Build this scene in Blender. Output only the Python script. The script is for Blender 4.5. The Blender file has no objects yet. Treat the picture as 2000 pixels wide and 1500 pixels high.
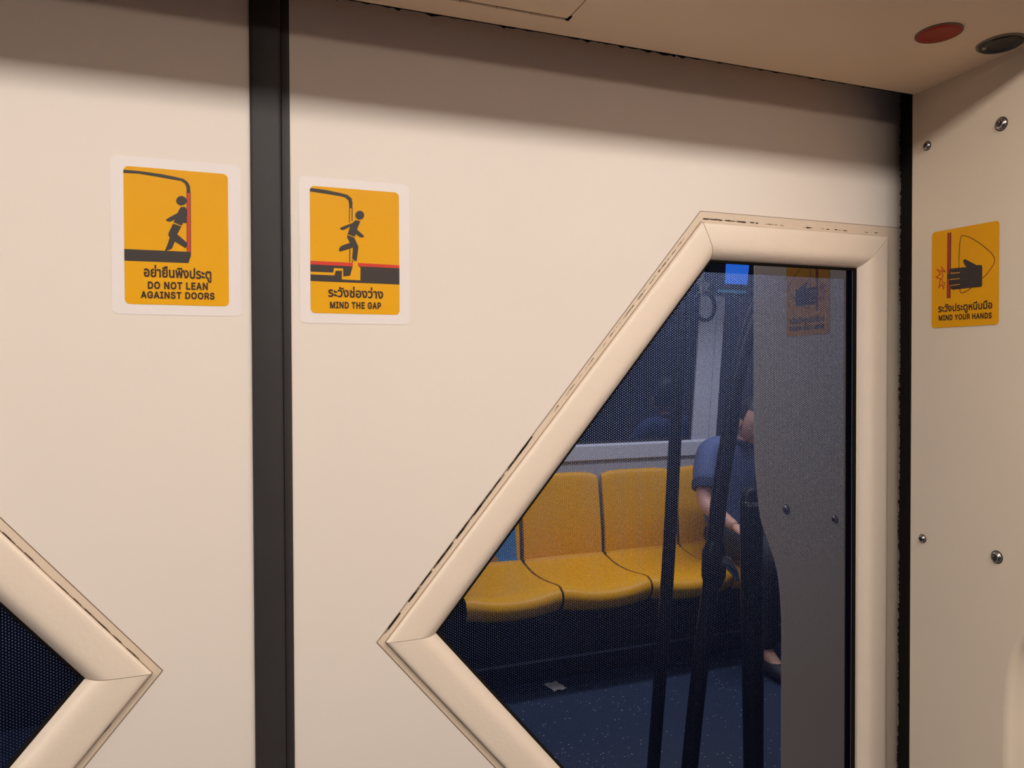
# Train door interior with the car reflected in the dark dotted window
LAMP = 31.0; LAMP2 = 18.0; SEATW = 40.0; WORLD = .03; WORLD_C = (1,.95,.9); EXPO = 0.0
LY1 = -.62; LY2 = -1.99; LZ = (1.840, 1.937); LX0 = (-5.8, -.5); LX1 = 1.3
GLASS_TINT = (.180,.192,.235)
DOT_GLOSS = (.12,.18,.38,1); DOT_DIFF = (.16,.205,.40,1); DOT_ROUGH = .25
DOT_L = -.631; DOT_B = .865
P2 = [(1.470,-.864,2.05),(1.400,-.864,1.735),(1.319,-.864,1.619),(1.2648,-.864,1.5136),(1.224,-.864,1.3844),(1.1992,-.864,1.2435),(1.1685,-.864,1.0784),(1.1487,-.864,.9008),(1.1139,-.864,.6751),(1.0824,-.864,.4253),(1.040,-.864,0)]
P2C = (1.1548,-.864,.925); P3 = (.924,-.434,1.186)
LEAN = {'roof_line': [(-0.13,111.53),(11.48,111.57),(28.01,110.54),(39.17,109.2),(46.68,107.83),(49.97,105.37),(51.65,101.96),(51.99,95.9),(48.77,95.84),(48.8,100.71),(47.6,103.86),(44.78,105.95),(39.15,106.48),(27.98,107.73),(11.45,109.29),(-0.15,108.86)],'wall_bars': [[(48.77,96.15),(49.44,96.2),(49.1,45.96),(48.53,45.93)],[(51.43,96.36),(52.09,96.41),(51.86,45.91),(51.19,45.87)]],'red_door': [(49.34,96.19),(51.52,96.37),(51.29,45.88),(49.01,45.95)],'floor_slab': [(-0.08,45.68),(51.86,45.91),(51.74,42.32),(49.8,36.27),(-0.18,35.99)],'head': [(48.82,89.45),(48.67,88.39),(48.25,87.38),(47.58,86.48),(46.72,85.77),(45.71,85.29),(44.64,85.07),(43.56,85.13),(42.57,85.46),(41.71,86.04),(41.06,86.83),(40.65,87.78),(40.52,88.81),(40.67,89.87),(41.09,90.88),(41.75,91.77),(42.62,92.48),(43.62,92.96),(44.69,93.19),(45.77,93.13),(46.77,92.81),(47.62,92.23),(48.28,91.44),(48.69,90.49)],'torso': [(44.16,83.92),(47.46,84.07),(48.68,82.23),(48.83,76.13),(44.7,67.92),(38.41,70.33),(39.18,73.02),(37.77,71.81),(35.13,70.52),(32.99,71.08),(32.16,72.03),(35.16,74.36),(41.29,78.34),(42.72,81.18)],'arm': [(48.35,75.49),(48.89,70.74),(47.37,70.13),(45.86,70.54)],'legs': [(37.94,69.29),(44.51,67.19),(42.79,63.72),(41.16,60.37),(48.68,53.7),(48.95,51.37),(47.7,48.74),(39.14,54.14),(36.84,48.11),(35.42,47.02),(33.55,46.6),(32.6,45.43),(31.2,45.56),(33.59,51.98),(35.22,57.35),(34.02,59.1),(34.41,61.36)]}
LEAN_TEXT = [((14.78,23.47),(68.16,23.26),(14.84,29.73)),((17.73,13.39),(65.2,13.92),(17.78,18.76)),((12.13,5.38),(70.59,5.83),(12.18,10.44))]
GAP_ = {'roof_line': [(0.05,112.35),(1.72,112.87),(13.97,112.16),(26.84,110.49),(33.83,109.23),(37.8,106.33),(38.44,102.37),(38.35,97.16),(35.32,96.94),(35.38,100.15),(34.74,104.1),(31.77,106.68),(26.78,107.49),(13.9,108.69),(0.0,109.69)],'door_lines': [[(35.32,97.14),(36.03,97.19),(35.89,83.67),(35.18,83.62)],[(37.74,97.31),(38.55,97.37),(38.44,85.34),(37.63,85.28)],[(35.27,59.6),(36.17,59.65),(35.96,47.41),(35.15,47.37)],[(37.63,50.7),(38.4,48.73),(38.38,47.43),(37.57,47.39)]],'red_strip': [[(-0.43,47.13),(38.78,47.05),(38.31,43.71),(-0.39,43.97)],[(43.13,47.16),(82.48,46.8),(82.64,43.94),(43.28,44.15)]],'floor_slab': [(-0.29,44.08),(82.64,44.05),(82.58,28.69),(-0.27,28.9)],'channel': [(-0.31,37.27),(20.36,37.2),(21.23,41.42),(29.42,41.4),(29.49,34.01),(35.84,34.98),(38.32,43.91),(38.8,48.45),(43.05,48.46),(43.29,44.25),(45.49,42.74),(45.29,31.15),(28.24,31.36),(28.38,39.35),(22.58,39.09),(21.51,34.76),(-0.26,34.81)],'head': [(49.3,91.59),(49.14,90.51),(48.71,89.49),(48.03,88.59),(47.15,87.87),(46.14,87.39),(45.05,87.18),(43.98,87.25),(42.98,87.59),(42.13,88.19),(41.49,89.0),(41.09,89.97),(40.97,91.02),(41.13,92.1),(41.56,93.12),(42.23,94.02),(43.11,94.73),(44.12,95.22),(45.2,95.43),(46.28,95.37),(47.28,95.02),(48.13,94.43),(48.78,93.62),(49.18,92.65)],'torso': [(38.21,83.62),(41.19,86.52),(45.64,85.81),(42.46,77.97),(49.27,72.15),(47.82,70.95),(45.28,71.11),(41.47,73.79),(40.31,71.11),(33.79,73.13),(36.13,80.18),(30.24,76.81),(28.74,76.62),(26.66,78.08),(28.28,79.18),(36.89,83.03)],'legs': [(33.48,72.31),(39.79,70.38),(43.61,62.56),(43.57,60.35),(41.95,48.91),(40.03,49.12),(37.84,51.01),(38.62,61.08),(27.89,57.1),(25.89,57.0),(25.83,59.09),(27.17,61.46),(30.0,63.01),(35.87,65.34),(33.34,70.0)]}
GAP_TEXT = [((15.71,15.34),(66.68,15.05),(15.82,21.5)),((17.31,4.85),(64.64,5.33),(17.4,10.13))]
HANDS = {'door_edge': [(20.37,111.24),(25.08,110.83),(24.6,34.31),(19.98,34.34)],'door_red': [(21.33,110.6),(24.1,110.36),(23.64,34.88),(20.85,34.79)],'hand': [(40.42,74.91),(40.7,76.85),(42.46,77.54),(46.8,74.9),(56.37,68.89),(61.96,68.15),(63.27,66.63),(63.21,45.03),(62.07,43.57),(46.18,43.88),(27.33,43.75),(25.42,44.58),(24.74,46.48),(25.51,48.28),(22.65,50.39),(22.36,53.82),(23.5,55.9),(21.34,56.79),(21.09,61.91),(22.7,63.58),(22.79,67.62),(24.27,68.73),(44.35,68.18),(42.08,70.77)],'finger_lines': [[(24.76,63.59),(36.31,62.97),(36.29,62.31),(24.74,62.8)],[(23.75,56.43),(36.16,56.1),(36.15,55.44),(23.74,55.64)],[(24.8,49.28),(36.49,49.38),(36.48,48.71),(25.03,48.58)]],'window_line': [(34.88,68.32),(35.14,80.27),(35.79,94.56),(36.66,102.13),(37.65,104.69),(39.3,105.12),(42.77,104.08),(49.6,100.62),(60.74,92.44),(72.67,81.05),(76.68,75.0),(77.38,71.68),(76.79,68.6),(75.11,65.49),(68.97,57.94),(63.35,52.8)],'window_line_low': [(36.27,44.17),(36.9,40.52),(38.16,39.12),(40.04,39.2),(44.95,40.52),(50.2,43.64)],'burst': [(17.75,65.5),(13.11,72.27),(13.72,66.48),(6.85,70.1),(11.56,63.75),(5.87,60.52),(12.05,58.2),(9.33,48.09),(14.12,51.63),(15.46,45.52),(17.48,53.41)],'burst_in': [(17.75,65.5),(15.21,67.04),(13.43,64.6),(15.06,60.59),(13.03,58.05),(14.66,53.48),(17.48,53.41)]}
HANDS_TEXT = [((9.02,18.86),(75.16,18.45),(9.17,25.4)),((9.66,8.79),(74.65,7.77),(9.79,14.41))]
import bpy, bmesh, math, random
from mathutils import Vector, Matrix
random.seed(7)
SC = bpy.context.scene
COL = SC.collection

# ---------------------------------------------------------------- measures (metres, floor at z = 0, door faces on y = 0)
GLASS_Y = 0.0096          # window glass sits behind the door face
PANEL_X = 0.7234          # face of the return panel right of the doors
SOFFIT_Z = 1.7290         # underside of the door header
GAP = 0.0418              # gap in which the sliding doors run
HEADER_Y = -0.273
BACK_Y = -2.884           # far side wall of the car
CEIL_Z = 2.06

# ---------------------------------------------------------------- helpers
def tag(o, label=None, cat=None, group=None, kind=None):
    if label: o['label'] = label
    if cat: o['category'] = cat
    if group: o['group'] = group
    if kind: o['kind'] = kind
    return o

def empty(name, loc=(0, 0, 0)):
    o = bpy.data.objects.new(name, None)
    o.empty_display_size = 0.05
    COL.objects.link(o)
    o.location = loc
    return o

def link(name, me, mat, parent=None):
    o = bpy.data.objects.new(name, me)
    COL.objects.link(o)
    if mat is not None:
        me.materials.clear()
        me.materials.append(mat)
    if parent is not None:
        o.parent = parent
        o.matrix_parent_inverse = Matrix.Translation(parent.location).inverted() if parent.parent is None else \
            Matrix.Translation(parent.location).inverted()
    return o

class MB:
    """collects pieces and links them as ONE mesh"""
    def __init__(s): s.v = []; s.f = []
    def add(s, vs, fs):
        n = len(s.v); s.v += [tuple(v) for v in vs]; s.f += [tuple(i + n for i in f) for f in fs]; return s
    def box(s, a, b):
        x0, y0, z0 = a; x1, y1, z1 = b
        return s.add([(x0,y0,z0),(x1,y0,z0),(x1,y1,z0),(x0,y1,z0),(x0,y0,z1),(x1,y0,z1),(x1,y1,z1),(x0,y1,z1)],
                     [(0,3,2,1),(4,5,6,7),(0,1,5,4),(1,2,6,5),(2,3,7,6),(3,0,4,7)])
    def ngon(s, pts): return s.add(pts, [tuple(range(len(pts)))])
    def prism(s, bottom, top):
        n = len(bottom)
        return s.add(list(bottom) + list(top), [tuple(range(n))[::-1], tuple(range(n, 2*n))] +
                     [(i, (i+1) % n, n + (i+1) % n, n + i) for i in range(n)])
    def grid(s, rows, closed=False):
        n = len(rows[0]); fs = []
        for i in range(len(rows) - 1):
            for j in range(n if closed else n - 1):
                k = (j + 1) % n
                fs.append((i*n + j, i*n + k, (i+1)*n + k, (i+1)*n + j))
        return s.add([p for r in rows for p in r], fs)
    def tube(s, path, rad, seg=20, cap=True):
        path = [Vector(p) for p in path]
        rads = rad if isinstance(rad, (list, tuple)) else [rad] * len(path)
        rows = []; ref = None
        for i, p in enumerate(path):
            t = (path[min(i+1, len(path)-1)] - path[max(i-1, 0)]).normalized()
            if ref is None:
                ref = Vector((1, 0, 0)) if abs(t.x) < .9 else Vector((0, 1, 0))
            u = (ref - t * ref.dot(t)).normalized(); w = t.cross(u); ref = u
            rows.append([p + (u*math.cos(2*math.pi*k/seg) + w*math.sin(2*math.pi*k/seg)) * rads[i] for k in range(seg)])
        n0 = len(s.v); s.grid(rows, True)
        if cap:
            s.f.append(tuple(range(n0, n0 + seg))[::-1]); m = n0 + seg*(len(rows)-1); s.f.append(tuple(range(m, m + seg)))
        return s
    def lathe(s, prof, center, axis, seg=28, cap=True):
        """prof = [(radius, height along axis)]"""
        a = Vector(axis).normalized(); r = Vector((1,0,0)) if abs(a.x) < .9 else Vector((0,1,0))
        u = (r - a*r.dot(a)).normalized(); w = a.cross(u); c = Vector(center)
        rows = [[c + a*h + (u*math.cos(2*math.pi*k/seg) + w*math.sin(2*math.pi*k/seg))*rr for k in range(seg)] for rr, h in prof]
        n0 = len(s.v); s.grid(rows, True)
        if cap:
            s.f.append(tuple(range(n0, n0+seg))[::-1]); m = n0 + seg*(len(rows)-1); s.f.append(tuple(range(m, m+seg)))
        return s
    def build(s, name, mat, parent=None, smooth=False, bevel=0, seg=2, normals=True):
        me = bpy.data.meshes.new(name)
        me.from_pydata(s.v, [], s.f)
        bm = bmesh.new(); bm.from_mesh(me)
        if normals: bmesh.ops.recalc_face_normals(bm, faces=bm.faces)
        if bevel:
            es = [e for e in bm.edges if len(e.link_faces) == 2 and e.calc_face_angle(0) > .6]
            bmesh.ops.bevel(bm, geom=es, offset=bevel, segments=seg, affect='EDGES', profile=.5)
        bm.to_mesh(me); bm.free()
        if smooth:
            for p in me.polygons: p.use_smooth = True
            me.set_sharp_from_angle(angle=math.radians(smooth if smooth is not True else 40))
        return link(name, me, mat, parent)

def round_poly(pts, r, n=7):
    out = []; N = len(pts)
    for i in range(N):
        p = Vector(pts[i]); a = (Vector(pts[i-1]) - p); b = (Vector(pts[(i+1) % N]) - p)
        ang = a.angle(b); d = r / math.tan(ang/2)
        d = min(d, a.length*.5, b.length*.5); rr = d*math.tan(ang/2)
        p0 = p + a.normalized()*d; p1 = p + b.normalized()*d
        c = p + (a.normalized() + b.normalized()).normalized() * (rr/math.sin(ang/2))
        a0 = math.atan2((p0-c).y, (p0-c).x); a1 = math.atan2((p1-c).y, (p1-c).x)
        da = (a1 - a0 + math.pi) % (2*math.pi) - math.pi
        for k in range(n+1):
            t = a0 + da*k/n; out.append((c.x + rr*math.cos(t), c.y + rr*math.sin(t)))
    return out

def rrect(x0, y0, x1, y1, r, n=7): return round_poly([(x0,y0),(x1,y0),(x1,y1),(x0,y1)], r, n)

def stroke(pts, w):
    """quads of a polyline of width w in 2-D"""
    P = [Vector(p) for p in pts]; L = []; R = []
    for i, p in enumerate(P):
        d0 = (P[i] - P[i-1]).normalized() if i else None
        d1 = (P[i+1] - P[i]).normalized() if i < len(P)-1 else None
        if d0 is None: d0 = d1
        if d1 is None: d1 = d0
        n0 = Vector((-d0.y, d0.x)); n1 = Vector((-d1.y, d1.x)); m = (n0 + n1)
        m = m.normalized() if m.length > 1e-6 else n0
        k = w/2 / max(.35, m.dot(n0)); L.append(tuple(p + m*k)); R.append(tuple(p - m*k))
    return [[L[i], L[i+1], R[i+1], R[i]] for i in range(len(P)-1)]

def smooth_path(pts, n=8):
    out = []
    for i in range(len(pts)-1):
        p0 = Vector(pts[max(i-1,0)]); p1 = Vector(pts[i]); p2 = Vector(pts[i+1]); p3 = Vector(pts[min(i+2,len(pts)-1)])
        for k in range(n):
            t = k/n
            out.append(tuple(.5*((2*p1) + (-p0+p2)*t + (2*p0-5*p1+4*p2-p3)*t*t + (-p0+3*p1-3*p2+p3)*t**3)))
    out.append(tuple(pts[-1])); return out

# ---------------------------------------------------------------- materials
def nd(nt, typ, **kw):
    n = nt.nodes.new(typ)
    for k, v in kw.items():
        if k in n.inputs.keys(): n.inputs[k].default_value = v
        else: setattr(n, k, v)
    return n

def mat(name, col, rough=.5, metal=0, spec=.5, noise=0, nscale=20, bump=0, bscale=200, emit=None, estr=0):
    m = bpy.data.materials.new(name); m.use_nodes = True; nt = m.node_tree
    b = nt.nodes['Principled BSDF']
    b.inputs['Base Color'].default_value = (*col, 1); b.inputs['Roughness'].default_value = rough
    b.inputs['Metallic'].default_value = metal; b.inputs['Specular IOR Level'].default_value = spec
    tc = nt.nodes.new('ShaderNodeTexCoord')
    if noise:
        nz = nd(nt, 'ShaderNodeTexNoise', Scale=nscale, Detail=4.0)
        nt.links.new(tc.outputs['Object'], nz.inputs['Vector'])
        mr = nd(nt, 'ShaderNodeMapRange'); mr.inputs['To Min'].default_value = 1-noise; mr.inputs['To Max'].default_value = 1+noise
        nt.links.new(nz.outputs['Fac'], mr.inputs['Value'])
        mx = nd(nt, 'ShaderNodeVectorMath', operation='SCALE'); mx.inputs[0].default_value = col
        nt.links.new(mr.outputs['Result'], mx.inputs['Scale']); nt.links.new(mx.outputs['Vector'], b.inputs['Base Color'])
    if bump:
        nz = nd(nt, 'ShaderNodeTexNoise', Scale=bscale, Detail=3.0)
        nt.links.new(tc.outputs['Object'], nz.inputs['Vector'])
        bp = nd(nt, 'ShaderNodeBump', Strength=bump, Distance=.002)
        nt.links.new(nz.outputs['Fac'], bp.inputs['Height']); nt.links.new(bp.outputs['Normal'], b.inputs['Normal'])
    if emit:
        b.inputs['Emission Color'].default_value = (*emit, 1); b.inputs['Emission Strength'].default_value = estr
    return m

M = {}
M['door'] = mat('door_cream_paint', (.74,.635,.555), .38, spec=.35, noise=.025, nscale=5)
M['frame'] = mat('window_frame_paint', (.75,.605,.485), .36, spec=.45, noise=.04, nscale=30, bump=.10, bscale=260)
M['band'] = mat('trim_band_paint', (.66,.515,.39), .45, spec=.3, noise=.05, nscale=60)
M['line'] = mat('joint_line_brown', (.20,.115,.07), .7)
M['wear'] = mat('worn_sealant', (.05,.03,.02), .9)
M['panel'] = mat('panel_cream_paint', (.69,.56,.43), .42, spec=.35, noise=.03, nscale=8)
M['soffit'] = mat('soffit_cream_paint', (.90,.68,.455), .5, spec=.25, noise=.03, nscale=9)
M['rubber'] = mat('black_rubber', (.030,.025,.025), .5, spec=.32, noise=.15, nscale=40)
M['rubber2'] = mat('black_brush', (.008,.006,.005), .9, spec=.1)
M['yellow'] = mat('sticker_yellow', (.74,.34,.004), .45, spec=.16, noise=.015, nscale=30)
M['yellow2'] = mat('sticker_yellow_worn', (.72,.31,.004), .48, spec=.16, noise=.04, nscale=60)
M['ink'] = mat('sticker_black_ink', (.040,.028,.024), .45, spec=.3)
M['ink2'] = mat('sticker_dark_brown_ink', (.030,.012,.008), .5, spec=.3)
M['red'] = mat('sticker_red_ink', (.60,.035,.018), .45, spec=.3)
M['red2'] = mat('sticker_dull_red_ink', (.42,.030,.018), .45, spec=.3)
M['film'] = mat('milky_clear_film', (.77,.675,.64), .3, spec=.4)
M['steel'] = mat('screw_steel', (.42,.38,.36), .25, metal=1, noise=.1, nscale=300)
M['socket'] = mat('screw_socket_dark', (.02,.015,.012), .6)
M['red_lens'] = mat('dark_red_lens', (.34,.030,.010), .35, spec=.15)
M['dark_fit'] = mat('dark_fitting', (.035,.032,.03), .45, noise=.4, nscale=200)
M['dirt'] = mat('grimy_rim', (.22,.18,.12), .8, noise=.5, nscale=300)
M['seat'] = mat('seat_yellow_plastic', (.84,.39,.003), .36, spec=.22, noise=.02, nscale=15)
M['dark'] = mat('dark_grey_paint', (.010,.010,.014), .5, spec=.25, noise=.1, nscale=10)
M['pole'] = mat('dark_pole_coating', (.009,.010,.014), .35, spec=.3, noise=.06, nscale=30)
M['chrome'] = mat('clamp_metal', (.5,.52,.55), .25, metal=1, noise=.05, nscale=60)
M['wallgrey'] = mat('side_wall_grey', (.40,.405,.44), .45, noise=.03, nscale=6)
M['sill'] = mat('sill_pale_grey', (.60,.62,.70), .35, noise=.02, nscale=6)
M['ceilw'] = mat('ceiling_white', (.72,.70,.66), .5, noise=.02, nscale=6)
M['white'] = mat('off_white_plastic', (.8,.8,.8), .4)
M['paper'] = mat('white_paper', (.85,.86,.88), .7)
M['skin'] = mat('skin', (.55,.30,.21), .55, noise=.05, nscale=30)
M['shirt'] = mat('blue_shirt_cloth', (.085,.12,.27), .8, noise=.15, nscale=90, bump=.3, bscale=300)
M['cuff'] = mat('navy_cuff_cloth', (.015,.02,.06), .85)
M['trouser'] = mat('dark_trouser_cloth', (.014,.014,.02), .85, noise=.2, nscale=60)
M['hair'] = mat('black_hair', (.008,.007,.007), .5, noise=.3, nscale=200)
M['shoe'] = mat('dark_shoe', (.02,.02,.022), .5)
M['eye'] = mat('eye_white', (.7,.7,.68), .3)
M['lip'] = mat('lip', (.36,.14,.11), .5)
M['poster'] = mat('poster_blue', (.05,.22,.55), .45)
M['poster2'] = mat('poster_bright_blue', (.04,.30,.85), .4)
M['robe'] = mat('poster_tan', (.42,.25,.10), .5, noise=.3, nscale=120)
M['face'] = mat('poster_skin', (.42,.16,.10), .5)
M['screen'] = mat('screen_blue', (.01,.03,.10), .3, emit=(.02,.22,1.0), estr=2.2)
M['teal'] = mat('screen_teal_bar', (.01,.06,.08), .3, emit=(.02,.30,.48), estr=.8)
M['lamp'] = mat('lamp_diffuser', (.9,.9,.9), .5, emit=(1.0,.955,.885), estr=LAMP)
M['lamp2'] = mat('lamp_diffuser_far', (.9,.9,.9), .5, emit=(1.0,.89,.74), estr=LAMP2)

def floor_mat():
    m = bpy.data.materials.new('speckled_blue_floor'); m.use_nodes = True; nt = m.node_tree; b = nt.nodes['Principled BSDF']
    tc = nt.nodes.new('ShaderNodeTexCoord')
    vo = nd(nt, 'ShaderNodeTexVoronoi', Scale=55.0); vo.feature = 'F1'
    nt.links.new(tc.outputs['Object'], vo.inputs['Vector'])
    lt = nd(nt, 'ShaderNodeMath', operation='LESS_THAN'); lt.inputs[1].default_value = .16
    nt.links.new(vo.outputs['Distance'], lt.inputs[0])
    sp = nd(nt, 'ShaderNodeSeparateColor'); nt.links.new(vo.outputs['Color'], sp.inputs['Color'])
    gt = nd(nt, 'ShaderNodeMath', operation='GREATER_THAN'); gt.inputs[1].default_value = .6
    nt.links.new(sp.outputs['Red'], gt.inputs[0])
    mu = nd(nt, 'ShaderNodeMath', operation='MULTIPLY'); nt.links.new(lt.outputs[0], mu.inputs[0]); nt.links.new(gt.outputs[0], mu.inputs[1])
    mx = nd(nt, 'ShaderNodeMix', data_type='RGBA'); mx.inputs['A'].default_value = (.030,.044,.085,1); mx.inputs['B'].default_value = (.35,.38,.45,1)
    nt.links.new(mu.outputs[0], mx.inputs['Factor']); nt.links.new(mx.outputs['Result'], b.inputs['Base Color'])
    b.inputs['Roughness'].default_value = .45; b.inputs['Specular IOR Level'].default_value = .3
    return m
M['floor'] = floor_mat()

def glass_mat(name, dots=None):
    """dark tunnel-side window glass: a faint bluish mirror; with a printed field of small dots"""
    m = bpy.data.materials.new(name); m.use_nodes = True; nt = m.node_tree; L = nt.links
    nt.nodes.remove(nt.nodes['Principled BSDF']); out = nt.nodes['Material Output']
    gl = nd(nt, 'ShaderNodeBsdfGlossy', Color=(*GLASS_TINT,1), Roughness=.006)
    df = nd(nt, 'ShaderNodeBsdfDiffuse', Color=(.0008,.0012,.0050,1))
    base = nd(nt, 'ShaderNodeAddShader'); L.new(gl.outputs[0], base.inputs[0]); L.new(df.outputs[0], base.inputs[1])
    if not dots:
        L.new(base.outputs[0], out.inputs['Surface']); return m
    tc = nt.nodes.new('ShaderNodeTexCoord'); sx = nd(nt, 'ShaderNodeSeparateXYZ'); L.new(tc.outputs['Object'], sx.inputs[0])
    X, Z = sx.outputs['X'], sx.outputs['Z']
    def mth(op, a, b=None, c=None):
        n = nd(nt, 'ShaderNodeMath', operation=op)
        for i, q in enumerate((a, b, c)):
            if q is None: continue
            if isinstance(q, (int, float)): n.inputs[i].default_value = q
            else: L.new(q, n.inputs[i])
        return n.outputs[0]
    def lattice(px, pz, ox=0., oz=0.):
        def cell(sh):
            u = mth('SUBTRACT', mth('FRACT', mth('MULTIPLY_ADD', X, 1/px, sh + ox)), .5)
            v = mth('SUBTRACT', mth('FRACT', mth('MULTIPLY_ADD', Z, 1/pz, sh + oz)), .5)
            u = mth('MULTIPLY', u, px); v = mth('MULTIPLY', v, pz)
            return mth('SQRT', mth('ADD', mth('MULTIPLY', u, u), mth('MULTIPLY', v, v)))
        return mth('MINIMUM', cell(0.0), cell(.5))
    a = .0026
    d = lattice(a*1.732, a)
    # distance inside the dotted field = min over its edges (normal . (x, z) - c)
    ins = None
    for (nx, nz, c) in dots['edges']:
        e = mth('SUBTRACT', mth('ADD', mth('MULTIPLY', X, nx), mth('MULTIPLY', Z, nz)), c)
        ins = e if ins is None else mth('MINIMUM', ins, e)
    field = mth('GREATER_THAN', ins, 0.0)
    rad0 = mth('MINIMUM', mth('MAXIMUM', mth('MULTIPLY_ADD', Z, .00050, .00006), .00050), .00083)      # dots shrink downwards: the lamp sheen's fade put into their size
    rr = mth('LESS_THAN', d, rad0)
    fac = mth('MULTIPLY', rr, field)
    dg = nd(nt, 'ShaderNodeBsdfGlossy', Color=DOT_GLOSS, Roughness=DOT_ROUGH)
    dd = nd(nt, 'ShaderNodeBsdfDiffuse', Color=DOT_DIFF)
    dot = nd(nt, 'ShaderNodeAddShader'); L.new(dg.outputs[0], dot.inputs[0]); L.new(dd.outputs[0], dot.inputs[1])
    # a dot covers the mirror in part; lamp sheen fading downwards is painted in
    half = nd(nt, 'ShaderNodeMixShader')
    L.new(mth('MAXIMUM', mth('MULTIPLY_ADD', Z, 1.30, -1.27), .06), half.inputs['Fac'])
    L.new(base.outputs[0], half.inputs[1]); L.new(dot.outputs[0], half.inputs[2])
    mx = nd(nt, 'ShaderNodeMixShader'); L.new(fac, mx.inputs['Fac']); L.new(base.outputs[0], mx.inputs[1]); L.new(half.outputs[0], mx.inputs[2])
    # black fringe dots that shrink away from the sloping upper edge
    (nx, nz, c) = dots['fringe']
    e = mth('SUBTRACT', mth('ADD', mth('MULTIPLY', X, nx), mth('MULTIPLY', Z, nz)), c)
    d2 = lattice(.0056, .0032, .25, .15)
    rad = mth('MULTIPLY', mth('SUBTRACT', .015, e), .085)
    blk = mth('LESS_THAN', d2, rad)
    bd = nd(nt, 'ShaderNodeBsdfDiffuse', Color=(.004,.004,.005,1))
    m2 = nd(nt, 'ShaderNodeMixShader'); L.new(blk, m2.inputs['Fac']); L.new(mx.outputs[0], m2.inputs[1]); L.new(bd.outputs[0], m2.inputs[2])
    L.new(m2.outputs[0], out.inputs['Surface'])
    return m

# ---------------------------------------------------------------- sliding doors
# window outline (outer edge of the frame) of the right leaf, in door coordinates (x, z); the left leaf mirrors it
WIN = [(.4555,1.570),(.727,1.570),(.727,.734),(.4555,.734),(.101,1.152)]       # top left, top right, bottom right, bottom left, tip
BAND = [(.4556,1.582),(.762,1.582),(.762,.722),(.4556,.722),(.0931,1.1525)]

def inset(poly, d):
    """convex polygon (clockwise seen from the car) moved inwards by d"""
    n = len(poly); c = Vector((sum(p[0] for p in poly)/n, sum(p[1] for p in poly)/n)); ls = []
    for i in range(n):
        a = Vector(poly[i]); b = Vector(poly[(i+1) % n]); t = (b-a).normalized(); nn = Vector((-t.y, t.x))
        if nn.dot(c - a) < 0: nn = -nn
        ls.append((a + nn*d, t))
    out = []
    for i in range(n):
        p, t = ls[i-1]; q, u = ls[i]
        den = t.x*u.y - t.y*u.x; k = ((q-p).x*u.y - (q-p).y*u.x)/den
        out.append(p + t*k)
    return out

PROFILE = [(.0,.002),(.0,-.0030),(.0008,-.0044),(.0022,-.0049),(.006,-.0051),(.012,-.0053),(.018,-.0054),(.0235,-.0053),(.0270,-.0048),(.0300,-.0036),
           (.0328,-.0016),(.0352,.0010),(.0374,.0040),(.0390,.0068),(.0400,.0090)]

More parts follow.
